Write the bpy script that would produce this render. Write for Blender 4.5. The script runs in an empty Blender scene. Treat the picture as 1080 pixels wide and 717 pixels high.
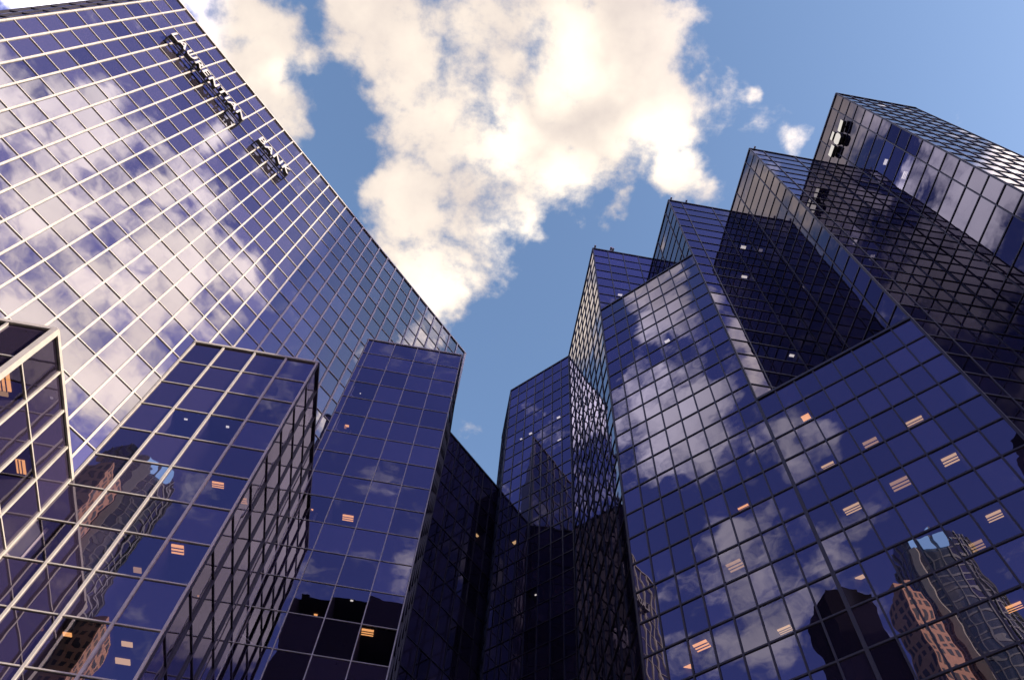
import bpy, math, random
from mathutils import Vector, Matrix

random.seed(11)
scene = bpy.context.scene
col = scene.collection
S = 120.0          # height of the tall towers, metres
EYE = 1.6
R = math.radians

# ------------------------------------------------------------------ camera
CAMROT = Matrix(((0.98510, -0.16958, -0.02873), (-0.16456, -0.88064, -0.44428), (0.05004, 0.44239, -0.89543)))
cd = bpy.data.cameras.new("camera")
cam = bpy.data.objects.new("camera", cd)
col.objects.link(cam)
cam.matrix_world = Matrix.Translation((0, 0, EYE)) @ CAMROT.to_4x4()
cd.sensor_width = 36.0
cd.lens = 36.0 * 841.0 / 1080.0
cd.clip_end = 5000.0
scene.camera = cam
INV = CAMROT.transposed()
FPX = 841.0


def project(p):
    d = INV @ (Vector(p) - Vector((0, 0, EYE)))
    if d.z > -0.01:
        return None
    return (540 + FPX * d.x / -d.z, 358.5 - FPX * d.y / -d.z)


# ------------------------------------------------------------------ materials
def new_mat(name):
    m = bpy.data.materials.new(name)
    m.use_nodes = True
    nt = m.node_tree
    nt.nodes.clear()
    out = nt.nodes.new("ShaderNodeOutputMaterial")
    return m, nt, out


def reflect_factor(nt, f0, power):
    """reflectance of coated glass: f0 head on, 1 at grazing"""
    lw = nt.nodes.new("ShaderNodeLayerWeight")
    lw.inputs["Blend"].default_value = 0.5
    pw = nt.nodes.new("ShaderNodeMath"); pw.operation = "POWER"
    nt.links.new(lw.outputs["Facing"], pw.inputs[0]); pw.inputs[1].default_value = power
    mr = nt.nodes.new("ShaderNodeMapRange")
    nt.links.new(pw.outputs[0], mr.inputs["Value"])
    mr.inputs["To Min"].default_value = f0
    mr.inputs["To Max"].default_value = 1.0
    return mr.outputs[0], pw.outputs[0]


def glass_mat(name, tint, body, f0=0.25, power=4.0, bump=0.02, clear=False, bump_scale=0.35):
    m, nt, out = new_mat(name)
    fac, graz = reflect_factor(nt, f0, power)
    tc = nt.nodes.new("ShaderNodeTexCoord")
    nz = nt.nodes.new("ShaderNodeTexNoise")
    nz.inputs["Scale"].default_value = bump_scale
    nz.inputs["Detail"].default_value = 1.5
    nt.links.new(tc.outputs["Object"], nz.inputs["Vector"])
    bp = nt.nodes.new("ShaderNodeBump")
    bp.inputs["Strength"].default_value = 1.0
    bp.inputs["Distance"].default_value = bump
    nt.links.new(nz.outputs["Fac"], bp.inputs["Height"])
    mixc = nt.nodes.new("ShaderNodeMix"); mixc.data_type = "RGBA"
    mixc.inputs["A"].default_value = (*tint, 1)
    mixc.inputs["B"].default_value = (1, 1, 1, 1)
    nt.links.new(graz, mixc.inputs["Factor"])
    gl = nt.nodes.new("ShaderNodeBsdfGlossy")
    gl.inputs["Roughness"].default_value = 0.0
    gi = nt.nodes.new("ShaderNodeObjectInfo")
    ge = nt.nodes.new("ShaderNodeNewGeometry")
    ad = nt.nodes.new("ShaderNodeMath"); ad.operation = "ADD"
    nt.links.new(gi.outputs["Random"], ad.inputs[0]); nt.links.new(ge.outputs["Random Per Island"], ad.inputs[1])
    fr = nt.nodes.new("ShaderNodeMath"); fr.operation = "FRACT"
    nt.links.new(ad.outputs[0], fr.inputs[0])
    vr = nt.nodes.new("ShaderNodeMapRange")
    nt.links.new(fr.outputs[0], vr.inputs["Value"])
    vr.inputs["To Min"].default_value = 0.84; vr.inputs["To Max"].default_value = 1.0
    vs_ = nt.nodes.new("ShaderNodeVectorMath"); vs_.operation = "SCALE"
    nt.links.new(mixc.outputs["Result"], vs_.inputs[0]); nt.links.new(vr.outputs[0], vs_.inputs["Scale"])
    nt.links.new(vs_.outputs[0], gl.inputs["Color"])
    nt.links.new(bp.outputs["Normal"], gl.inputs["Normal"])
    if clear:
        df = nt.nodes.new("ShaderNodeBsdfTransparent")
        df.inputs["Color"].default_value = (0.75, 0.72, 0.78, 1)
    else:
        df = nt.nodes.new("ShaderNodeBsdfDiffuse")
        # dim office interior behind the tinted pane: slight pane to pane variation
        geo = nt.nodes.new("ShaderNodeNewGeometry")
        rp = nt.nodes.new("ShaderNodeMapRange")
        nt.links.new(fr.outputs[0], rp.inputs["Value"])
        rp.inputs["To Min"].default_value = 0.45
        rp.inputs["To Max"].default_value = 1.6
        vm = nt.nodes.new("ShaderNodeVectorMath"); vm.operation = "SCALE"
        vm.inputs[0].default_value = body
        nt.links.new(rp.outputs[0], vm.inputs["Scale"])
        nt.links.new(vm.outputs[0], df.inputs["Color"])
    ms = nt.nodes.new("ShaderNodeMixShader")
    nt.links.new(fac, ms.inputs["Fac"])
    nt.links.new(df.outputs[0], ms.inputs[1])
    nt.links.new(gl.outputs[0], ms.inputs[2])
    nt.links.new(ms.outputs[0], out.inputs["Surface"])
    return m


def solid_mat(name, color, rough=0.5, metal=0.0, var=0.12, scale=1.5, spec=0.5):
    m, nt, out = new_mat(name)
    b = nt.nodes.new("ShaderNodeBsdfPrincipled")
    tc = nt.nodes.new("ShaderNodeTexCoord")
    nz = nt.nodes.new("ShaderNodeTexNoise")
    nz.inputs["Scale"].default_value = scale
    nz.inputs["Detail"].default_value = 4
    nt.links.new(tc.outputs["Object"], nz.inputs["Vector"])
    mr = nt.nodes.new("ShaderNodeMapRange")
    nt.links.new(nz.outputs["Fac"], mr.inputs["Value"])
    mr.inputs["From Min"].default_value = 0.3; mr.inputs["From Max"].default_value = 0.7
    mr.inputs["To Min"].default_value = 1 - var; mr.inputs["To Max"].default_value = 1 + var
    vm = nt.nodes.new("ShaderNodeVectorMath"); vm.operation = "SCALE"
    vm.inputs[0].default_value = color
    nt.links.new(mr.outputs[0], vm.inputs["Scale"])
    nt.links.new(vm.outputs[0], b.inputs["Base Color"])
    b.inputs["Roughness"].default_value = rough
    b.inputs["Metallic"].default_value = metal
    b.inputs["Specular IOR Level"].default_value = spec
    nt.links.new(b.outputs[0], out.inputs["Surface"])
    return m


def emit_mat(name, color, strength):
    m, nt, out = new_mat(name)
    e = nt.nodes.new("ShaderNodeEmission")
    e.inputs["Color"].default_value = (*color, 1)
    e.inputs["Strength"].default_value = strength
    nt.links.new(e.outputs[0], out.inputs["Surface"])
    return m


TINT = (0.90, 0.83, 1.0)
BODY = (0.020, 0.015, 0.028)
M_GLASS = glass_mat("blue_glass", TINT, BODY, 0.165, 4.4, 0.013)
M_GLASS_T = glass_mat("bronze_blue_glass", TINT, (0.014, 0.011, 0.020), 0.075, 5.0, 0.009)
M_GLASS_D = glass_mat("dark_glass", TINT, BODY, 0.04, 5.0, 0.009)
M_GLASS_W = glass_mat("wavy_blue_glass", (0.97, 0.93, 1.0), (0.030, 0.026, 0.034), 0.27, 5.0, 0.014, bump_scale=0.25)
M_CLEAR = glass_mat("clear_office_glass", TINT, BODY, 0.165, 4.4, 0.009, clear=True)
M_DARK = solid_mat("dark_bronze_and_shade", (0.018, 0.015, 0.022), 0.45)  # bronze mullions; also the painted shade on some pale frames
M_LIGHT = solid_mat("pale_aluminium", (0.41, 0.38, 0.325), 0.5)
M_ROOF = solid_mat("roof_gravel", (0.18, 0.17, 0.16), 0.9, scale=3)
M_ROOM = solid_mat("office_walls", (0.035, 0.028, 0.05), 0.9)
M_LOUVRE = solid_mat("lamp_louvre", (0.05, 0.035, 0.03), 0.6)
M_CREAM = emit_mat("fluorescent_cream", (1.0, 0.62, 0.28), 0.46)
M_CREAM_DIM = emit_mat("fluorescent_dim", (1.0, 0.58, 0.25), 0.27)
M_ORANGE = emit_mat("tungsten_orange", (1.0, 0.45, 0.15), 0.75)
M_WHITE = emit_mat("cool_spot", (0.95, 0.88, 0.80), 0.6)
M_SIGN = solid_mat("sign_cream_enamel", (0.42, 0.40, 0.36), 0.35)
M_EMBLEM_GLOW = emit_mat("emblem_face_glow", (1.0, 0.93, 0.86), 0.42)  # pale glow added to the emblem faces to brighten them
M_SIGN_DARK = solid_mat("sign_dark_return", (0.02, 0.018, 0.02), 0.5)


# ------------------------------------------------------------------ mesh helpers
class MB:
    def __init__(self):
        self.v, self.f, self.m = [], [], []

    def poly(self, pts, mi=0):
        b = len(self.v)
        self.v += [tuple(p) for p in pts]
        self.f.append(tuple(range(b, b + len(pts))))
        self.m.append(mi)

    def box(self, c, ax, ay, az, mi=0):
        """box by centre and three half-axis vectors"""
        c, ax, ay, az = Vector(c), Vector(ax), Vector(ay), Vector(az)
        b = len(self.v)
        for sx in (-1, 1):
            for sy in (-1, 1):
                for sz in (-1, 1):
                    self.v.append(tuple(c + ax * sx + ay * sy + az * sz))
        for q in ((0, 1, 3, 2), (4, 6, 7, 5), (0, 4, 5, 1), (2, 3, 7, 6), (0, 2, 6, 4), (1, 5, 7, 3)):
            self.f.append(tuple(b + i for i in q))
            self.m.append(mi)

    def prism(self, pts, z0, z1, mi=0, caps=True):
        n = len(pts)
        for i in range(n):
            a, b = pts[i], pts[(i + 1) % n]
            self.poly([(a[0], a[1], z0), (b[0], b[1], z0), (b[0], b[1], z1), (a[0], a[1], z1)], mi)
        if caps:
            self.poly([(p[0], p[1], z1) for p in pts], mi)
            self.poly([(p[0], p[1], z0) for p in reversed(pts)], mi)

    def build(self, name, mats, parent=None, smooth=False):
        me = bpy.data.meshes.new(name)
        o = parent.matrix_world.translation if parent else Vector((0, 0, 0))
        r = root_of(parent)
        off = r.location if r else Vector((0, 0, 0))
        me.from_pydata([(p[0] - off.x, p[1] - off.y, p[2] - off.z) for p in self.v], [], self.f)
        if not isinstance(mats, (list, tuple)):
            mats = [mats]
        for m in mats:
            me.materials.append(m)
        if len(mats) > 1:
            for p, mi in zip(me.polygons, self.m):
                p.material_index = mi
        if smooth:
            for p in me.polygons:
                p.use_smooth = True
        ob = bpy.data.objects.new(name, me)
        col.objects.link(ob)
        if parent:
            ob.parent = parent
        return ob


def root_of(o):
    while o is not None and o.parent is not None:
        o = o.parent
    return o


def thing(name, label, cat, loc, group=None):
    o = bpy.data.objects.new(name, None)
    o.empty_display_size = 1.0
    o.location = loc
    col.objects.link(o)
    o["label"] = label
    o["category"] = cat
    if group:
        o["group"] = group
    return o


def zz(h):
    return h * S + EYE


# ------------------------------------------------------------------ glass towers
TOWERS = {}


def tower(key, label, cat, poly, top, faces, rows, light_grid, glass, vw, hw, vd, hd, group=None,
          lit=(), tilt=0.0020, corners=(), corner_w=0.2, full_parts=100):
    """poly: plan (H units, anticlockwise). faces: (i, offsets_of_mullions in H units from start, z_bottom)"""
    cx = sum(p[0] for p in poly) / len(poly) * S
    cy = sum(p[1] for p in poly) / len(poly) * S
    root = thing("glass_tower" if cat == "tower" else "glass_wing", label, cat, (cx, cy, 0), group)
    ztop = zz(top)
    n = len(poly)
    done = set()
    cells = []           # (corners, area, face key)
    main_frame = MB()
    mm = M_LIGHT if light_grid else M_DARK
    rng = random.Random(hash(key) % 1000 if False else sum(map(ord, key)))
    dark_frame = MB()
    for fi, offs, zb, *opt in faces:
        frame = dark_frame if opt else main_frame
        done.add(fi)
        a = Vector((poly[fi][0] * S, poly[fi][1] * S, 0))
        b = Vector((poly[(fi + 1) % n][0] * S, poly[(fi + 1) % n][1] * S, 0))
        d = b - a
        L = d.length
        u = d / L
        nrm = Vector((u.y, -u.x, 0))
        us = sorted(set([0.0] + [o * S for o in offs if 0.02 < o * S < L - 0.15] + [L]))
        zs = [ztop]
        while zs[-1] - rows * S > zb * S + 0.5:
            zs.append(zs[-1] - rows * S)
        zs.append(max(zb * S, 0.0))
        zs.reverse()
        # panes
        for i in range(len(us) - 1):
            for j in range(len(zs) - 1):
                tx, tz = rng.gauss(0, tilt), rng.gauss(0, tilt)
                w, h = us[i + 1] - us[i], zs[j + 1] - zs[j]
                pts = []
                for (uu, vv) in ((0, 0), (1, 0), (1, 1), (0, 1)):
                    off = -0.03 + (uu - 0.5) * w * tx + (vv - 0.5) * h * tz
                    pts.append(a + u * (us[i] + uu * w) + nrm * off + Vector((0, 0, zs[j] + vv * h)))
                cells.append((pts, fi, i, j, u, nrm))
        # mullions and transoms
        zm, zh = (zs[0] + ztop) / 2, (ztop - zs[0]) / 2
        for i, uu in enumerate(us):
            edge = i == 0 or i == len(us) - 1
            w = vw / 2
            p = a + u * min(max(uu, w), L - w)
            frame.box(p + nrm * (vd / 2 - 0.06 + (0.002 if edge else 0)) + Vector((0, 0, zm)), u * w, nrm * (vd / 2 + 0.06), Vector((0, 0, zh - 0.01)))
        for z in zs[:-1]:
            frame.box(a + u * (L / 2) + nrm * (hd / 2 - 0.06) + Vector((0, 0, z)), u * (L / 2 - 0.02), nrm * (hd / 2 + 0.06 - 0.003), Vector((0, 0, hw / 2)))
        frame.box(a + u * (L / 2) + nrm * (vd / 2 - 0.02) + Vector((0, 0, ztop + 0.12)), u * (L / 2 + 0.03), nrm * (vd / 2 + 0.07), Vector((0, 0, 0.14)))
    frame = main_frame
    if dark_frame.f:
        dark_frame.build("mullion_grid", M_DARK, root)  # on blocks b and c the dark colour paints shade onto pale frames
    # corner posts (pale, protruding)
    for ci, w in corners:
        p = poly[ci]
        frame.box((p[0] * S, p[1] * S, ztop / 2 + 0.1), (w / 2, 0, 0), (0, w / 2, 0), (0, 0, ztop / 2))
    # plain walls on the sides no one sees the grid of
    back = MB()
    for i in range(n):
        if i not in done:
            a, b = poly[i], poly[(i + 1) % n]
            back.poly([(a[0] * S, a[1] * S, 0), (b[0] * S, b[1] * S, 0), (b[0] * S, b[1] * S, ztop), (a[0] * S, a[1] * S, ztop)])
    if back.f:
        back.build("rear_wall", M_DARK, root)
    rf = MB()
    rf.poly([(p[0] * S, p[1] * S, ztop - 0.02) for p in poly])
    rf.build("roof", M_ROOF, root)
    frame.build("mullion_grid", mm, root)
    # which cells are lit from inside: (x, y) of the lamp as seen in the photo -> the office cell behind the glass
    lit_cells = {}
    for (px, py, colour, size) in lit:
        d = CAMROT @ Vector((px - 540, -(py - 358.5), -FPX))
        best = None
        for ci, (pts, fi, i, j, u, nrm) in enumerate(cells):
            den = d.dot(nrm)
            if den >= -1e-6:
                continue
            t = (pts[0] - Vector((0, 0, EYE))).dot(nrm) / den
            P = Vector((0, 0, EYE)) + d * t
            r = P - pts[0]
            w, h = (pts[1] - pts[0]).length, (pts[3] - pts[0]).length
            if -0.01 < r.dot(u) < w + 0.01 and -0.01 < r.z < h + 0.01 and (best is None or t < best[0]):
                best = (t, ci, P, d)
        if best:
            lit_cells.setdefault(best[1], []).append((best[2], best[3], colour, size))
    scored = []
    for ci, c in enumerate(cells):
        pp = [project(q) for q in c[0]]
        area = 0
        if all(pp) and c[5].dot(Vector((0, 0, EYE)) - c[0][0]) > 0:
            mx, my = sum(p[0] for p in pp) / 4, sum(p[1] for p in pp) / 4
            if -20 < mx < 1100 and -20 < my < 737:
                area = abs(sum(pp[k][0] * pp[(k + 1) % 4][1] - pp[(k + 1) % 4][0] * pp[k][1] for k in range(4))) / 2
        scored.append((area + (1e6 if ci in lit_cells else 0), ci))
    scored.sort(reverse=True)
    own = {ci for s, ci in scored[:full_parts] if s > 0}
    rest = MB()
    for ci, (pts, fi, i, j, u, nrm) in enumerate(cells):
        if ci in own:
            m = MB(); m.poly(pts)
            w = m.build("window_pane", M_CLEAR if ci in lit_cells else glass, root)
            if ci in lit_cells:
                office(w, pts, u, nrm, lit_cells[ci])
        else:
            rest.poly(pts)
    if rest.f:
        g = rest.build("window_glazing", glass, root)
        g["kind"] = "stuff"
    TOWERS[key] = root
    return root


def office(pane, pts, u, nrm, lamps):
    """a dim office cell behind a clear pane, open to the glass, with its ceiling lamp"""
    a, b, c, d = pts
    inn = -nrm
    e = 0.16
    D = 4.5
    zt, zb = min(c.z, d.z) - 0.10, max(a.z, b.z) + 0.06
    w = (b - a).length
    q0 = a + u * 0.05 + inn * e
    q1 = a + u * (w - 0.05) + inn * e
    m = MB()

    def P(q, dep, z):
        p = q + inn * dep
        return (p.x, p.y, z)
    m.poly([P(q0, 0, zt), P(q1, 0, zt), P(q1, D, zt), P(q0, D, zt)])
    m.poly([P(q0, 0, zb), P(q0, D, zb), P(q1, D, zb), P(q1, 0, zb)])
    m.poly([P(q0, D, zb), P(q0, D, zt), P(q1, D, zt), P(q1, D, zb)])
    m.poly([P(q0, 0, zb), P(q0, 0, zt), P(q0, D, zt), P(q0, D, zb)])
    m.poly([P(q1, 0, zb), P(q1, D, zb), P(q1, D, zt), P(q1, 0, zt)])
    m.build("office_interior", M_ROOM, pane)
    for (Pt, ray, colour, size) in lamps:
        zl = zt - 0.06
        t = max(0.0, (zl - Pt.z) / ray.z)
        dep = min(max((ray.dot(inn)) * t, e + size * 0.30), D - size * 0.3)
        t = dep / max(1e-6, ray.dot(inn))
        q = Pt + ray * t
        # keep the lamp inside the cell
        s = (q - a).dot(u)
        size *= 0.66
        hw = min(size * 0.5, (w - 0.2) / 2)
        s = min(max(s, hw + 0.08), w - hw - 0.08)
        cpt = a + u * s + inn * dep
        cpt = Vector((cpt.x, cpt.y, zl))
        hd = min(size * 0.32, 0.9)
        vary = (Pt.x * 7.13 + Pt.z * 3.71) % 1.0
        hd *= 0.75 + 0.5 * vary
        hw *= 0.82 + 0.36 * ((vary * 5.3) % 1.0)
        hw = min(hw, (w - 0.2) / 2)
        lamp = dict(c=M_CREAM if vary < 0.62 else M_CREAM_DIM, o=M_ORANGE, w=M_WHITE)[colour]
        lm = MB()
        lm.box(cpt, u * hw, inn * hd, Vector((0, 0, 0.03)), 0)
        for k in (-0.36, 0.36) if size > 0.8 else ():
            lm.box(cpt + inn * (hd * k) + Vector((0, 0, -0.06)), u * (hw + 0.01), inn * (hd * 0.07), Vector((0, 0, 0.03)), 1)
        lm.build("ceiling_lamp", [lamp, M_LOUVRE], pane)


def steps(first, pitch, n):
    return [first + pitch * k for k in range(n)]


s = 0.0812
P1 = (0.1149, 0.3437); P2 = (0.1961, 0.2625); P3 = (0.2773, 0.1813); P4 = (0.3585, 0.1001)
DL = 0.0812 * math.sqrt(2)
DCOL = [DL / 8 * k for k in range(1, 8)]
RW = 0.025
ax_near = steps(0.0170, 0.0395, 12)


def from_end(length, offs):
    return [length - o for o in offs]


RIGHT = dict(rows=RW, light_grid=False, glass=M_GLASS, vw=0.12, hw=0.13, vd=0.05, hd=0.05)
GR = "stepped blue glass towers on the dark gridded side"
# tower 1
tower("t1", "narrow glass tower with a slim lattice-like side face, beside the cloudy angled wing", "tower",
      [P1, (0.1961, 0.3437), (0.1961, 0.62), (0.1149, 0.62)], 1.0,
      [(0, steps(0.0198, 0.0203, 4), 0.0), (3, from_end(0.2763, steps(0.0198, 0.0198, 14)), 0.0), (1, [], 0.0)],
      group=GR, lit=[(654, 311, "w", 0.8)], **RIGHT)
tower("d1", "tall angled glass wing with cloudy reflections in front of the narrow lattice-sided tower", "building wing",
      [P1, P2, (0.1961, 0.3437)], 0.80, [(0, DCOL, 0.0)],
      lit=[(702, 361, "w", 0.8), (785, 536, "o", 1.3), (765, 601, "c", 1.6), (818, 668, "c", 1.5), (728, 686, "o", 1.4), (718, 708, "o", 1.2)], **RIGHT)
tower("t2", "glass tower with front half blue, half black, standing behind the cloudy angled wing", "tower",
      [P2, (0.2773, 0.2625), (0.2773, 0.62), (0.1961, 0.62)], 1.0,
      [(0, ax_near, 0.0), (3, from_end(0.3575, ax_near), 0.0)],
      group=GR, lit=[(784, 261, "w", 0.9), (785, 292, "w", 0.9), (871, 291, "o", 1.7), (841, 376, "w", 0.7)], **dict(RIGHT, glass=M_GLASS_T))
tower("d2", "broad low angled glass wing with many lit office lamps, mirroring a round tower", "building wing",
      [P2, P3, (0.2773, 0.2625)], 0.50, [(0, DCOL, 0.0)],
      lit=[(874, 492, "c", 1.4), (919, 468, "c", 1.7), (965, 445, "c", 1.7),
           (1012, 420, "c", 1.5), (850, 440, "o", 1.2), (908, 532, "c", 1.7), (958, 506, "c", 1.7), (1010, 481, "c", 1.7),
           (1056, 541, "c", 1.6), (1036, 573, "c", 1.4), (907, 609, "c", 0.9), (1070, 640, "o", 1.3)], **RIGHT)
tower("t3", "glass tower with a cream strip of side windows, next to the logo tower", "tower",
      [P3, (0.3585, 0.1813), (0.3585, 0.62), (0.2773, 0.62)], 1.0,
      [(0, ax_near, 0.0), (3, from_end(0.4387, ax_near), 0.0)],
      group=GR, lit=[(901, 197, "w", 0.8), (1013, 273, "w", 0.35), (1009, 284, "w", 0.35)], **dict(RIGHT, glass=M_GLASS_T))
tower("t4", "glass tower with a pale block logo near its top corner and clouds mirrored below", "tower",
      [P4, (0.4564, 0.1001), (0.4564, 0.62), (0.3585, 0.62)], 1.0,
      [(0, steps(0.0163, 0.0163, 6), 0.0), (3, from_end(0.5199, ax_near), 0.0), (1, ax_near, 0.0)],
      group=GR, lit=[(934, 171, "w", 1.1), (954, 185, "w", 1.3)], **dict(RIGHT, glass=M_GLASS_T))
# distant tower between both sides
tower("dt", "dark blue glass tower in the gap, small lamps lit under its slanting roofline", "tower",
      [(0.0441, 0.5774), (0.1149, 0.5066), (0.1149, 0.66), (0.0441, 0.66)], 1.0,
      [(0, steps(0.0145, 0.0145, 7), 0.0), (3, from_end(0.0826, ax_near), 0.0)],
      lit=[(585, 443, "w", 0.9), (585, 467, "w", 0.9), (555, 460, "w", 0.8), (544, 466, "w", 0.6), (537, 575, "c", 1.0), (565, 627, "w", 0.3)], **RIGHT)

# pale gridded side
LEFT = dict(rows=0.03125, light_grid=True, vw=0.17, hw=0.10, vd=0.11, hd=0.06)
KS = 0.560
C_COL = steps(0.01725, 0.01725, 40)
tower("slab", "huge slanting glass office tower with a pale sunlit grid and rooftop lettering", "tower",
      [(-0.4331, 0.1269), (-0.0289, 0.5311), (-0.1290, 0.5311), (-0.4560, 0.2041), (-0.4560, 0.1269)], 1.0,
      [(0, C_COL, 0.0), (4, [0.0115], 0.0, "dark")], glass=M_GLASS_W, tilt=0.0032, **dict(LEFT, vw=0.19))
LEFTB = dict(LEFT); LEFTB.update(rows=0.0311)
GL = "low glass blocks stepping out of the pale gridded tower"
ya, yb, yc = 0.2280, 0.3278, 0.4262
xa, xb, xc = -0.2316, -0.1325, -0.0271
tower("a", "nearest low glass block with thick cream corner post and cream mullions", "building wing",
      [(ya - KS, ya), (xa, ya), (xa, yb), (yb - KS, yb)], 0.3755,
      [(0, from_end(xa - ya + KS, steps(0.0252, 0.0252, 6)), 0.0), (1, steps(0.0252, 0.0252, 3), 0.0)], glass=M_GLASS, group=GL,
      corners=[(1, 0.42)], lit=[(4, 402, "o", 1.8), (22, 492, "o", 1.5), (3, 412, "c", 1.2)], **LEFTB)
tower("b", "middle low glass block mirroring a pink tower, grid half pale", "building wing",
      [(yb - KS, yb), (xb, yb), (xb, yc), (yc - KS, yc)], 0.5585,
      [(0, from_end(xb - yb + KS, steps(0.0252, 0.0252, 6)), 0.0), (1, steps(0.0252, 0.0252, 4), 0.0, "dark")], glass=M_GLASS, group=GL,  # side face frames coloured dark to stand for shade
      lit=[(196, 442, "w", 0.4), (240, 450, "w", 0.4), (188, 578, "o", 1.5), (229, 511, "o", 1.4), (54, 583, "o", 0.9), (145, 601, "c", 1.0),
           (134, 679, "c", 0.9), (116, 695, "c", 1.2), (67, 668, "o", 0.7)], **LEFTB)
tower("c", "farthest low glass block, plain indigo front with a few orange lamps and faint grid", "building wing",
      [(yc - KS, yc), (xc, yc), (xc, xc + KS), (xc - 0.02, xc + KS)], 0.798,
      [(0, from_end(xc - yc + KS, steps(0.0252, 0.0252, 6)), 0.0), (1, steps(0.0252, 0.0252, 4), 0.0, "dark")], glass=M_GLASS, group=GL, vw=0.08, hw=0.06, vd=0.05, hd=0.04, rows=0.0311, light_grid=True,  # side grid darkened by colour, as if in shade
      lit=[(318, 537, "o", 1.5), (367, 546, "o", 1.5), (384, 660, "o", 1.5), (270, 664, "o", 1.4), (366, 449, "o", 0.6), (333, 648, "o", 0.5), (379, 415, "w", 0.5), (371, 633, "w", 0.3)])
tower("link", "dark link building with slanting roofline closing the gap, two yellow lamps lit inside", "building wing",
      [(xc, xc + KS), (0.0441, 0.0441 + KS), (0.0441, 0.64), (xc, 0.64)], 0.80,
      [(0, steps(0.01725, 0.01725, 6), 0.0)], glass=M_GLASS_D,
      lit=[(508, 570, "c", 0.9), (491, 633, "w", 0.3)], rows=0.0311, light_grid=False, vw=0.12, hw=0.12, vd=0.06, hd=0.06)

# small fittings standing on the roof edges
def fitting(key, pts):
    root = TOWERS[key]
    for (x, y, h, w) in pts:
        m = MB()
        z = zz(1.0) + 0.24
        m.box((x * S, y * S, z + h / 2), (w / 2, 0, 0), (0, w / 2, 0), (0, 0, h / 2))
        m.box((x * S, y * S - 0.2, z + h), (w * 0.9, 0, 0), (0, 0.35, 0), (0, 0, w * 0.7))
        m.build("roof_davit", M_BANDS, root)


M_BANDS = solid_mat("galvanised_steel", (0.45, 0.45, 0.45), 0.4)
fitting("t1", [(0.1180, 0.3455, 0.7, 0.16), (0.1400, 0.3455, 1.1, 0.22), (0.1425, 0.3455, 0.8, 0.16)])
fitting("t2", [(0.2000, 0.2645, 0.7, 0.14), (0.2200, 0.2645, 0.7, 0.14)])
fitting("t3", [(0.2850, 0.1832, 0.7, 0.14)])

# ------------------------------------------------------------------ lettering on the big tower
def text_mesh(txt, size, depth):
    cu = bpy.data.curves.new("lettering_curve", "FONT")
    cu.body = txt
    cu.size = size
    cu.extrude = depth / 2
    cu.offset = 0.04
    cu.resolution_u = 3
    cu.space_character = 1.08
    ob = bpy.data.objects.new("lettering_source", cu)
    col.objects.link(ob)
    dg = bpy.context.evaluated_depsgraph_get()
    me = bpy.data.meshes.new_from_object(ob.evaluated_get(dg))
    bpy.data.objects.remove(ob)
    bpy.data.curves.remove(cu)
    me.materials.clear()
    me.materials.append(M_SIGN); me.materials.append(M_SIGN_DARK)
    for p in me.polygons:
        p.material_index = 0 if p.normal.z > 0.9 else 1
    return me


u45 = Vector((1, 1, 0)).normalized()
n45 = Vector((1, -1, 0)).normalized()


def slab_pt(along, h, off):
    """along: distance along the face in H units measured as (x+y)/sqrt2"""
    base = Vector((-KS / 2, KS / 2, 0)) * S
    return base + u45 * (along * S) + n45 * off + Vector((0, 0, zz(h)))


sign = thing("building_sign", "raised cream capital lettering below the roofline of the pale gridded tower", "sign", slab_pt(-0.08, 0.905, 0.9))
for word, a0, a1 in (("LAURENTIAN", -0.1705, -0.0590), ("BANK", -0.0335, 0.0165)):
    me = text_mesh(word, 2.4, 0.5)
    xs = [v.co.x for v in me.vertices]
    x0, x1 = min(xs), max(xs)
    k = (a1 - a0) * S / (x1 - x0)
    for v in me.vertices:
        v.co.x = (v.co.x - x0) * k
    o = bpy.data.objects.new("lettering", me)
    col.objects.link(o)
    p = slab_pt(a0, 0.897, 1.05)
    o.parent = sign
    rot = Matrix((u45, Vector((0, 0, 1)), n45)).transposed()
    o.matrix_local = Matrix.Translation(p - sign.location) @ rot.to_4x4()
    rail = MB()
    for hh in (0.8990, 0.9085):
        rail.box(slab_pt((a0 + a1) / 2, hh, 0.66), u45 * ((a1 - a0) * S / 2), n45 * 0.08, Vector((0, 0, 0.10)))
    nb = max(2, int((a1 - a0) * S / 2.0))
    for i in range(nb + 1):
        rail.box(slab_pt(a0 + (a1 - a0) * i / nb, 0.9037, 0.40), u45 * 0.06, n45 * 0.36, Vector((0, 0, 0.75)))
    rail.build("mounting_rail", M_SIGN_DARK, sign)

# ------------------------------------------------------------------ emblem on the logo tower
lx = P4[0] * S


def on_face(y, h, off):
    return Vector((lx - off, y * S, zz(h)))


emb = thing("tower_emblem", "pale emblem of four raised blocks on the tall tower at the sky's edge", "sign", on_face(0.141, 0.934, 0.4))


def block(pts, depth):
    m = MB()
    n = len(pts)
    fr = [on_face(y, h, 0.20 + depth) for y, h in pts]
    bk = [on_face(y, h, 0.20) for y, h in pts]
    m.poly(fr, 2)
    m.poly(list(reversed(bk)), 1)
    for i in range(n):
        m.poly([fr[i], bk[i], bk[(i + 1) % n], fr[(i + 1) % n]], 1)
    # stand-off bracket back to the glass
    cy = sum(p[0] for p in pts) / n; ch = sum(p[1] for p in pts) / n
    m.box(on_face(cy, ch, 0.10), (0.10, 0, 0), (0, 0.12, 0), (0, 0, 0.12), 1)
    m.build("emblem_block", [M_SIGN, M_SIGN_DARK, M_EMBLEM_GLOW], emb)


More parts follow.
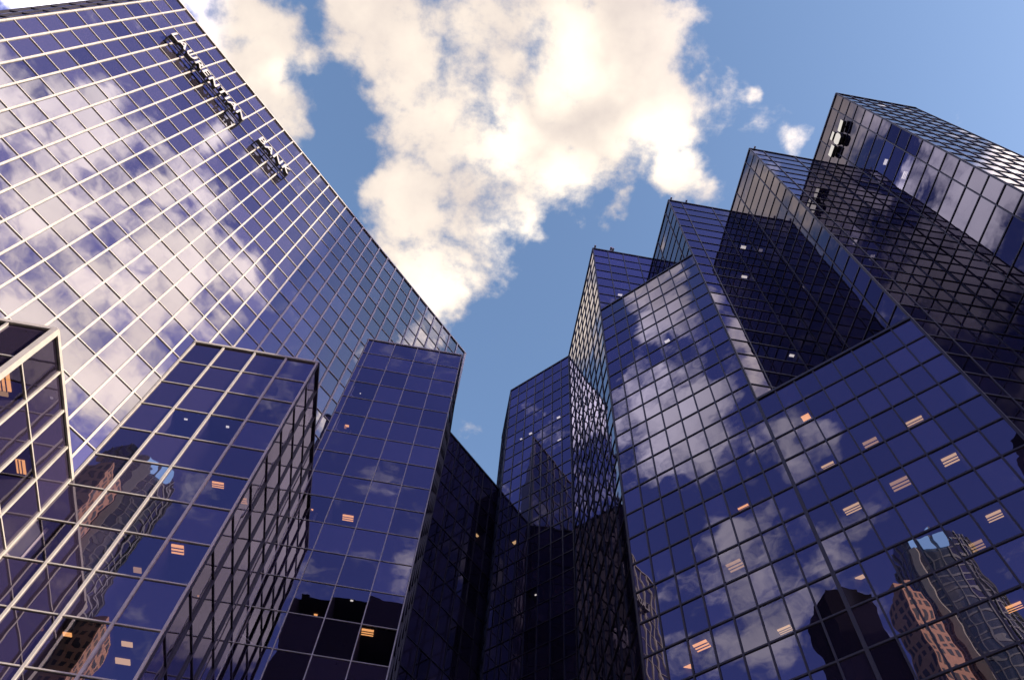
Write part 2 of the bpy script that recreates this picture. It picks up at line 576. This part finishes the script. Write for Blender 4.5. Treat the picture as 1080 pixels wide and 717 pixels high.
block([(0.1452, 0.9265), (0.1372, 0.9265), (0.1352, 0.9305), (0.1352, 0.9390), (0.1372, 0.9430), (0.1452, 0.9430), (0.1472, 0.9390), (0.1472, 0.9305)], 0.5)
block([(0.1335, 0.9330), (0.1210, 0.9350), (0.1210, 0.9440), (0.1335, 0.9420)], 0.5)
block([(0.1625, 0.9350), (0.1500, 0.9350), (0.1500, 0.9450), (0.1625, 0.9450)], 0.5)
block([(0.1465, 0.9490), (0.1370, 0.9490), (0.1370, 0.9560), (0.1465, 0.9560)], 0.5)

# ------------------------------------------------------------------ what the glass mirrors: the buildings behind the viewer
M_PINK = solid_mat("pink_granite", (0.46, 0.24, 0.15), 0.7)
M_DWIN = solid_mat("dark_window", (0.012, 0.012, 0.018), 0.6)
M_TGLASS = glass_mat("tower_grey_glass", (0.8, 0.85, 0.95), (0.03, 0.03, 0.04), 0.15, 4.0, 0.004)
M_BAND = solid_mat("steel_band", (0.35, 0.36, 0.38), 0.4)
M_BLACK = solid_mat("black_cladding", (0.006, 0.005, 0.008), 1.0, spec=0.05)
M_SCREEN = emit_mat("crown_screen", (0.35, 0.6, 1.0), 1.6)


def box_building(name, label, cx, cy, sx, sy, h, wall, nx, nz, win, inset=0.12):
    root = thing(name, label, "building", (cx * S, cy * S, 0))
    m = MB()
    x0, x1, y0, y1 = (cx - sx / 2) * S, (cx + sx / 2) * S, (cy - sy / 2) * S, (cy + sy / 2) * S
    m.prism([(x0, y0), (x1, y0), (x1, y1), (x0, y1)], 0, h * S)
    m.prism([(x0 + 2, y0 + 2), (x1 - 2, y0 + 2), (x1 - 2, y1 - 2), (x0 + 2, y1 - 2)], h * S + 0.01, h * S + 4)
    m.build("wall", wall, root)
    w = MB()
    for (a, b) in (((x1, y0), (x1, y1)), ((x1, y1), (x0, y1))):
        a, b = Vector((*a, 0)), Vector((*b, 0))
        u = (b - a).normalized(); L = (b - a).length; nn = Vector((u.y, -u.x, 0))
        for i in range(nx):
            for k in range(nz):
                c = a + u * (L * (i + 0.5) / nx) + Vector((0, 0, h * S * (k + 0.5) / nz)) + nn * 0.02
                w.box(c, u * (L / nx * 0.27), nn * 0.03, Vector((0, 0, h * S / nz * 0.30)))
    o = w.build("window_glazing", win, root)
    o["kind"] = "stuff"
    return root


# round tower with its lit crown
rc = (-0.985, -0.975); rr = 0.112; rh = 1.93
root = thing("round_tower", "round glass tower with pale vertical ribs and a blue lit crown, seen mirrored", "building", (rc[0] * S, rc[1] * S, 0))
m = MB()
NS = 48
ring = [(rc[0] * S + rr * S * math.cos(2 * math.pi * i / NS), rc[1] * S + rr * S * math.sin(2 * math.pi * i / NS)) for i in range(NS)]
m.prism(ring, 0, rh * S)
m.build("shaft", M_TGLASS, root)
m = MB()
for k in range(1, 60):
    z = rh * S * k / 60
    rg = [(rc[0] * S + (rr * S + 0.12) * math.cos(2 * math.pi * i / NS), rc[1] * S + (rr * S + 0.12) * math.sin(2 * math.pi * i / NS)) for i in range(NS)]
    m.prism(rg, z - 0.35, z + 0.35)
for i in range(0, NS, 2):
    t = 2 * math.pi * i / NS
    m.box((rc[0] * S + (rr * S + 0.2) * math.cos(t), rc[1] * S + (rr * S + 0.2) * math.sin(t), rh * S / 2),
          (0.25 * math.cos(t), 0.25 * math.sin(t), 0), (-0.2 * math.sin(t), 0.2 * math.cos(t), 0), (0, 0, rh * S / 2))
m.build("facade_band", solid_mat("dull_steel", (0.17, 0.175, 0.19), 0.5), root)
m = MB()
t = R(38)
for dt in (-0.30, 0.0, 0.30):
    tt = t + dt
    m.box((rc[0] * S + (rr * S + 0.9) * math.cos(tt), rc[1] * S + (rr * S + 0.9) * math.sin(tt), (rh - 0.035) * S),
          (0.2 * math.cos(tt), 0.2 * math.sin(tt), 0), (-1.6 * math.sin(tt), 1.6 * math.cos(tt), 0), (0, 0, 3.2))
m.build("crown_screen", M_SCREEN, root)
m = MB()
t = R(62)
m.box((rc[0] * S + (rr * S + 0.8) * math.cos(t), rc[1] * S + (rr * S + 0.8) * math.sin(t), rh * S / 2 - 3),
      (0.6 * math.cos(t), 0.6 * math.sin(t), 0), (-1.3 * math.sin(t), 1.3 * math.cos(t), 0), (0, 0, rh * S / 2 - 4))
m.build("pale_spine", M_LIGHT, root)

box_building("brick_tower", "pink granite office tower with rows of dark windows, seen mirrored beside the round tower", -0.950, -0.775, 0.080, 0.075, 1.70, M_PINK, 4, 48, M_DWIN)
box_building("brick_block", "lower pink granite block in front of the round tower, seen mirrored", -0.86, -1.04, 0.09, 0.10, 1.42, M_PINK, 5, 44, M_DWIN)
box_building("dark_tower", "black slab tower mirrored beside the round tower", -1.33, -0.84, 0.16, 0.16, 2.04, M_BLACK, 8, 60, M_BLACK)
box_building("dark_low_tower", "dark stone tower mirrored in the nearest low glass block", -1.02, -0.48, 0.2, 0.2, 1.12, M_BLACK, 8, 40, M_DWIN)
box_building("dark_office_block", "black office block mirrored low in the indigo glass block", -0.20, -0.78, 0.34, 0.14, 1.52, M_BLACK, 8, 40, M_BLACK)
# the skyscraper towards the sun whose edge shades half of the pale grid
box_building("skyscraper", "grey skyscraper standing beyond the logo tower towards the sun", 2.25, -0.2557, 0.50, 0.70, 1.84, M_BAND, 14, 50, M_DWIN)

# ------------------------------------------------------------------ ground
M_GROUND = solid_mat("asphalt", (0.05, 0.05, 0.052), 0.9, scale=0.5)
M_PAVE = solid_mat("concrete_paving", (0.28, 0.27, 0.25), 0.85, scale=1.0)
g = MB(); g.poly([(-3000, -3000, 0), (3000, -3000, 0), (3000, 3000, 0), (-3000, 3000, 0)])
o = g.build("ground", M_GROUND); o["kind"] = "structure"
g = MB(); g.box((4, 26, 0.06), (26, 0, 0), (0, 40, 0), (0, 0, 0.066))
o = g.build("pavement", M_PAVE); o["kind"] = "structure"

# ------------------------------------------------------------------ sky with clouds
SUN_AZ, SUN_EL = 113.3, 17.0
world = bpy.data.worlds.new("World")
scene.world = world
world.use_nodes = True
nt = world.node_tree
nt.nodes.clear()
N, LK = nt.nodes.new, nt.links.new
out = N("ShaderNodeOutputWorld")
bg = N("ShaderNodeBackground")
LK(bg.outputs[0], out.inputs["Surface"])
SKY_STRENGTH = 0.15
bg.inputs["Strength"].default_value = SKY_STRENGTH
sky = N("ShaderNodeTexSky")
sky.sky_type = "NISHITA"
sky.sun_disc = False
sky.sun_elevation = R(SUN_EL)
sky.sun_rotation = R(SUN_AZ)
sky.air_density = 1.0
sky.dust_density = 1.2
sky.ozone_density = 1.2
tc = N("ShaderNodeTexCoord")
sep = N("ShaderNodeSeparateXYZ"); LK(tc.outputs["Generated"], sep.inputs[0])


def math_node(op, a, b=None, c=None, clamp=False):
    n = N("ShaderNodeMath"); n.operation = op; n.use_clamp = clamp
    for i, v in enumerate((a, b, c)):
        if v is None:
            continue
        if isinstance(v, (int, float)):
            n.inputs[i].default_value = v
        else:
            LK(v, n.inputs[i])
    return n.outputs[0]


zc = math_node("MAXIMUM", sep.outputs["Z"], 0.06)
comb = N("ShaderNodeCombineXYZ")
LK(math_node("DIVIDE", sep.outputs["X"], zc), comb.inputs["X"])
LK(math_node("DIVIDE", sep.outputs["Y"], zc), comb.inputs["Y"])
q = comb.outputs[0]            # position on the cloud deck, in units of its height


def noise(scale, detail, rough, offset=(0, 0, 0), vec=None, distortion=0.0):
    mp = N("ShaderNodeVectorMath"); mp.operation = "ADD"
    LK(vec or q, mp.inputs[0]); mp.inputs[1].default_value = offset
    n = N("ShaderNodeTexNoise")
    n.inputs["Scale"].default_value = scale
    n.inputs["Detail"].default_value = detail
    n.inputs["Roughness"].default_value = rough
    n.inputs["Distortion"].default_value = distortion
    LK(mp.outputs[0], n.inputs["Vector"])
    return n


# ragged outline: warp the deck before placing the cloud masses
wn = noise(7.0, 4, 0.55, (3.1, 1.7, 0))
wv = N("ShaderNodeVectorMath"); wv.operation = "SUBTRACT"
LK(wn.outputs["Color"], wv.inputs[0]); wv.inputs[1].default_value = (0.5, 0.5, 0.5)
ws = N("ShaderNodeVectorMath"); ws.operation = "SCALE"
LK(wv.outputs[0], ws.inputs[0]); ws.inputs["Scale"].default_value = 0.15
wq = N("ShaderNodeVectorMath"); wq.operation = "ADD"
LK(q, wq.inputs[0]); LK(ws.outputs[0], wq.inputs[1])
BLOBS = [(-0.0922, 0.4133, 0.1018, 1.0), (-0.0317, 0.3411, 0.1106, 1.0), (0.0121, 0.2323, 0.1342, 1.0), (-0.0766, 0.2007, 0.1125, 1.0), (0.0748, 0.1856, 0.1121, 1.0), (0.1546, 0.1715, 0.0758, 1.0), (0.2094, 0.2211, 0.0542, 1.0), (-0.0095, 0.1108, 0.1173, 1.0), (-0.1533, 0.1465, 0.0734, 1.0), (-0.2189, 0.1148, 0.0605, 1.0), (0.127, 0.0609, 0.0645, 1.0), (0.0809, 0.106, 0.089, 1.0), (-0.1071, 0.3418, 0.0774, 1.0), (-0.1365, 0.3022, 0.05, 1.0), (-0.3413, 0.1791, 0.069, 0.95), (-0.3042, 0.2468, 0.0456, 0.95), (-0.3704, 0.1301, 0.0666, 0.95), (-0.573, 0.1436, 0.056, 0.95), (0.2808, 0.1117, 0.0167, 0.62), (0.3724, 0.0662, 0.024, 0.62), (-0.2355, 0.392, 0.0395, 0.62), (-0.2525, 0.3169, 0.0301, 0.62), (0.1539, 0.2785, 0.0273, 0.62), (0.3301, 0.1695, 0.0303, 0.62), (0.2246, 0.094, 0.0143, 0.62), (-0.2381, 0.2529, 0.0727, -1.0), (-0.2379, 0.3527, 0.0777, -1.0), (-0.186, 0.452, 0.0689, -1.0), (0.2874, 0.0334, 0.0748, -1.0), (0.1188, 0.3946, 0.1222, -1.0), (0.0638, 0.5229, 0.1172, -1.0), (0.4196, 0.0263, 0.1306, -1.0), (0.1972, 0.2925, 0.0567, -1.0), (0.5594, 0.0231, 0.0762, -1.0), (-0.0681, 0.6122, 0.0762, -1.0), (0.4184, -0.5975, 0.1226, 0.68), (0.5284, -0.5145, 0.1313, 0.68), (0.6605, -0.4795, 0.11, 0.68), (0.2907, -0.5861, 0.0494, 0.68), (0.6794, -0.2391, 0.0392, 0.68), (0.4374, -0.4071, 0.0681, 0.68), (0.6799, -0.5786, 0.0952, 0.68), (0.6609, -0.6468, 0.1264, 0.74), (0.3461, -0.5542, 0.0773, 0.74), (0.3747, -0.6431, 0.0788, 0.74), (0.3409, -0.4556, 0.0446, 0.74), (0.2675, -0.3875, 0.0339, 0.74), (0.2466, -0.5352, 0.0359, 0.74), (0.4833, -0.6551, 0.0989, 0.74), (0.3957, -0.5453, 0.0934, 0.74), (0.3793, -0.4191, 0.059, 0.74), (0.4473, -0.349, 0.0547, 0.74), (0.5919, -0.6129, 0.0903, 0.74), (0.5403, -0.4216, 0.08, 0.74), (0.4243, -0.4836, 0.0813, 0.74), (0.2301, -0.4404, 0.0714, -0.8), (0.4501, -0.2514, 0.0757, -0.8), (0.3792, -0.1664, 0.0792, -0.8), (0.2102, -0.5211, 0.0468, -0.8), (0.4898, -0.1563, 0.085, -0.8), (0.7355, -0.3305, 0.0356, -0.8), (-0.3759, -0.2184, 0.0398, 0.62), (-0.578, -0.2698, 0.0912, 0.62), (-0.6463, -0.3523, 0.0504, 0.62), (-0.5851, -0.4845, 0.0615, 0.62), (-0.8498, -0.4638, 0.1077, 0.62), (-0.9633, -0.5302, 0.1051, 0.62), (-0.7812, -0.5966, 0.0517, 0.62), (-0.3841, -0.175, 0.0372, 0.7), (-0.4186, -0.2557, 0.0382, 0.7), (-0.5447, -0.2335, 0.0621, 0.7), (-0.5379, -0.3082, 0.0561, 0.7), (-0.6409, -0.293, 0.0755, 0.7), (-0.7689, -0.4245, 0.0645, 0.7), (-0.8907, -0.5635, 0.077, 0.7), (-0.4468, -0.2231, 0.036, 0.7), (-0.5146, -0.67, 0.1683, -0.8), (-0.4662, -0.5126, 0.0866, -0.8), (-0.784, -0.307, 0.0855, -0.8), (-0.7993, -0.2345, 0.0685, -0.8), (-0.6921, -0.7446, 0.1526, -0.8), (-0.5173, -0.172, 0.0433, -0.8), (-0.5584, 0.2197, 0.0744, 0.8), (-0.4767, 0.185, 0.0419, 0.8), (-0.3681, 0.1686, 0.0234, 0.8), (-0.4299, 0.1575, 0.0374, -0.8), (-0.3879, 0.1244, 0.0227, -0.8), (0.4239, -0.0955, 0.0336, 1.0), (0.5022, -0.1156, 0.0574, 1.0), (0.5799, -0.1307, 0.0703, 1.0), (0.3843, -0.4914, 0.0359, 1.0), (0.3193, 0.9156, 0.1088, 0.8), (0.373, 1.0088, 0.095, 0.8), (0.2775, 0.7926, 0.0503, 0.8), (0.2346, -0.2921, 0.0505, -0.7), (0.2924, -0.362, 0.0396, -0.7), (0.31, -0.88, 0.2, 1.2), (0.27, -0.7, 0.08, 0.9), (0.37, -1.1, 0.17, 1.2), (0.68, -0.8, 0.12, -1.0), (-0.55, 0.12, 0.1, 1.0)]
pos = neg = None
for bx, by, br, w in BLOBS:
    ds = N("ShaderNodeVectorMath"); ds.operation = "DISTANCE"
    LK(wq.outputs[0], ds.inputs[0]); ds.inputs[1].default_value = (bx, by, 0)
    # the z of the warped vector is only noise; flattened below by radius slack
    mr = N("ShaderNodeMapRange"); mr.interpolation_type = "SMOOTHSTEP"
    LK(ds.outputs["Value"], mr.inputs["Value"])
    mr.inputs["From Min"].default_value = br * 1.35
    mr.inputs["From Max"].default_value = br * 0.25
    mr.inputs["To Min"].default_value = 0.0
    mr.inputs["To Max"].default_value = abs(w)
    if w > 0:
        pos = mr.outputs[0] if pos is None else math_node("MAXIMUM", pos, mr.outputs[0])
    else:
        neg = mr.outputs[0] if neg is None else math_node("MAXIMUM", neg, mr.outputs[0])
bias = math_node("SUBTRACT", pos, math_node("MULTIPLY", neg, 0.8))
f1 = noise(6.0, 9, 0.60, (0.3, 0.9, 0), distortion=0.3).outputs["Fac"]
f2 = noise(22.0, 6, 0.62, (5.3, 2.9, 0)).outputs["Fac"]
raw = math_node("ADD", f1, math_node("MULTIPLY", math_node("SUBTRACT", f2, 0.5), 0.48))
raw = math_node("ADD", raw, math_node("MULTIPLY_ADD", bias, 0.33, -0.045))
dens = N("ShaderNodeMapRange"); dens.interpolation_type = "SMOOTHSTEP"
LK(raw, dens.inputs["Value"])
dens.inputs["From Min"].default_value = 0.47
dens.inputs["From Max"].default_value = 0.74
hz = N("ShaderNodeMapRange")
LK(sep.outputs["Z"], hz.inputs["Value"])
hz.inputs["From Min"].default_value = 0.48; hz.inputs["From Max"].default_value = 0.66
density = math_node("MULTIPLY", dens.outputs[0], hz.outputs[0], clamp=True)
# thick parts glow, thin parts and undersides are greyer
sh = noise(5.5, 7, 0.55, (8.2, 4.4, 0)).outputs["Fac"]
shade = N("ShaderNodeMapRange")
LK(math_node("ADD", math_node("MULTIPLY", sh, 1.0), math_node("MULTIPLY", raw, 0.45)), shade.inputs["Value"])
shade.inputs["From Min"].default_value = 0.62; shade.inputs["From Max"].default_value = 1.10
# clouds and clear air are brighter and warmer on the side where the sun stands
sdir = N("ShaderNodeVectorMath"); sdir.operation = "DOT_PRODUCT"
LK(tc.outputs["Generated"], sdir.inputs[0])
sdir.inputs[1].default_value = (math.sin(R(SUN_AZ)) * math.cos(R(SUN_EL)), math.cos(R(SUN_AZ)) * math.cos(R(SUN_EL)), math.sin(R(SUN_EL)))
sunward = N("ShaderNodeMapRange"); sunward.interpolation_type = "SMOOTHSTEP"
LK(sdir.outputs["Value"], sunward.inputs["Value"])
sunward.inputs["From Min"].default_value = 0.30; sunward.inputs["From Max"].default_value = 0.85
ym = N("ShaderNodeMapRange"); ym.interpolation_type = "SMOOTHSTEP"
LK(sep.outputs["Y"], ym.inputs["Value"])
ym.inputs["From Min"].default_value = -0.34; ym.inputs["From Max"].default_value = -0.08
xm = N("ShaderNodeMapRange"); xm.interpolation_type = "SMOOTHSTEP"
LK(sep.outputs["X"], xm.inputs["Value"])
xm.inputs["From Min"].default_value = -0.42; xm.inputs["From Max"].default_value = -0.33
front = math_node("MULTIPLY", ym.outputs[0], xm.outputs[0])
ahead = math_node("MAXIMUM", front, sunward.outputs[0])
gain = math_node("MULTIPLY_ADD", sunward.outputs[0], 2.2, 1.0)
gain = math_node("ADD", gain, math_node("MULTIPLY", math_node("MULTIPLY", math_node("SUBTRACT", 1.0, xm.outputs[0]), ym.outputs[0]), 1.25))
cc = N("ShaderNodeMix"); cc.data_type = "RGBA"
glow = None
for gx, gy, gr in [(0.0352, 0.3621, 0.0939), (0.1687, 0.2042, 0.0699), (-0.0366, 0.229, 0.071), (0.0564, 0.2735, 0.0723), (-0.0897, 0.4339, 0.0583), (-0.2998, 0.2055, 0.0412), (0.0368, 0.1136, 0.0672)]:      # thick sunlit cores of the cloud
    gd = N("ShaderNodeVectorMath"); gd.operation = "DISTANCE"
    LK(wq.outputs[0], gd.inputs[0]); gd.inputs[1].default_value = (gx, gy, 0)
    gm = N("ShaderNodeMapRange"); gm.interpolation_type = "SMOOTHSTEP"
    LK(gd.outputs["Value"], gm.inputs["Value"])
    gm.inputs["From Min"].default_value = gr * 1.2; gm.inputs["From Max"].default_value = 0.0
    glow = gm.outputs[0] if glow is None else math_node("MAXIMUM", glow, gm.outputs[0])
lit_amount = math_node("MULTIPLY_ADD", glow, 0.75, math_node("MULTIPLY", shade.outputs[0], 0.55), clamp=True)
LK(lit_amount, cc.inputs["Factor"])
cc.inputs["A"].default_value = (2.75, 2.40, 2.25, 1)
cc.inputs["B"].default_value = (5.6, 4.9, 4.0, 1)
cool = N("ShaderNodeMix"); cool.data_type = "RGBA"
LK(ahead, cool.inputs["Factor"])
cool.inputs["A"].default_value = (1.38, 1.52, 1.95, 1)
cool.inputs["B"].default_value = (1, 1, 1, 1)
ccm = N("ShaderNodeMix"); ccm.data_type = "RGBA"; ccm.blend_type = "MULTIPLY"
ccm.inputs["Factor"].default_value = 1.0
LK(cc.outputs["Result"], ccm.inputs["A"]); LK(cool.outputs["Result"], ccm.inputs["B"])
ccg = N("ShaderNodeVectorMath"); ccg.operation = "SCALE"
LK(ccm.outputs["Result"], ccg.inputs[0]); LK(gain, ccg.inputs["Scale"])
tintn = N("ShaderNodeMix"); tintn.data_type = "RGBA"; tintn.blend_type = "MULTIPLY"
tintn.inputs["Factor"].default_value = 1.0
LK(sky.outputs[0], tintn.inputs["A"])
skyc = N("ShaderNodeMix"); skyc.data_type = "RGBA"
LK(front, skyc.inputs["Factor"])
skyc.inputs["A"].default_value = (0.76, 0.64, 1.36, 1)   # deeper violet-blue at the viewer's back
skyc.inputs["B"].default_value = (1.10, 1.16, 1.26, 1)
LK(skyc.outputs["Result"], tintn.inputs["B"])
mx = N("ShaderNodeMix"); mx.data_type = "RGBA"
LK(density, mx.inputs["Factor"])
LK(tintn.outputs["Result"], mx.inputs["A"])
LK(ccg.outputs[0], mx.inputs["B"])
LK(mx.outputs["Result"], bg.inputs["Color"])

# ------------------------------------------------------------------ sun
sd = bpy.data.lights.new("sun", "SUN")
sd.energy = 5.0
sd.angle = R(0.5)
sd.color = (1.0, 0.88, 0.70)
so = bpy.data.objects.new("sun", sd)
col.objects.link(so)
dirv = Vector((math.sin(R(SUN_AZ)) * math.cos(R(SUN_EL)), math.cos(R(SUN_AZ)) * math.cos(R(SUN_EL)), math.sin(R(SUN_EL))))
so.rotation_euler = dirv.to_track_quat("Z", "Y").to_euler()
so.location = (60, -60, 200)

vs = scene.view_settings
vs.view_transform = "Standard"
vs.look = "None"
vs.exposure = 0.85
vs.gamma = 1.0
vs.use_curve_mapping = False
scene.cycles.max_bounces = 10
scene.cycles.glossy_bounces = 8
scene.cycles.diffuse_bounces = 2
scene.cycles.transparent_max_bounces = 8
scene.cycles.caustics_reflective = False
scene.cycles.caustics_refractive = False
scene.cycles.use_denoising = True
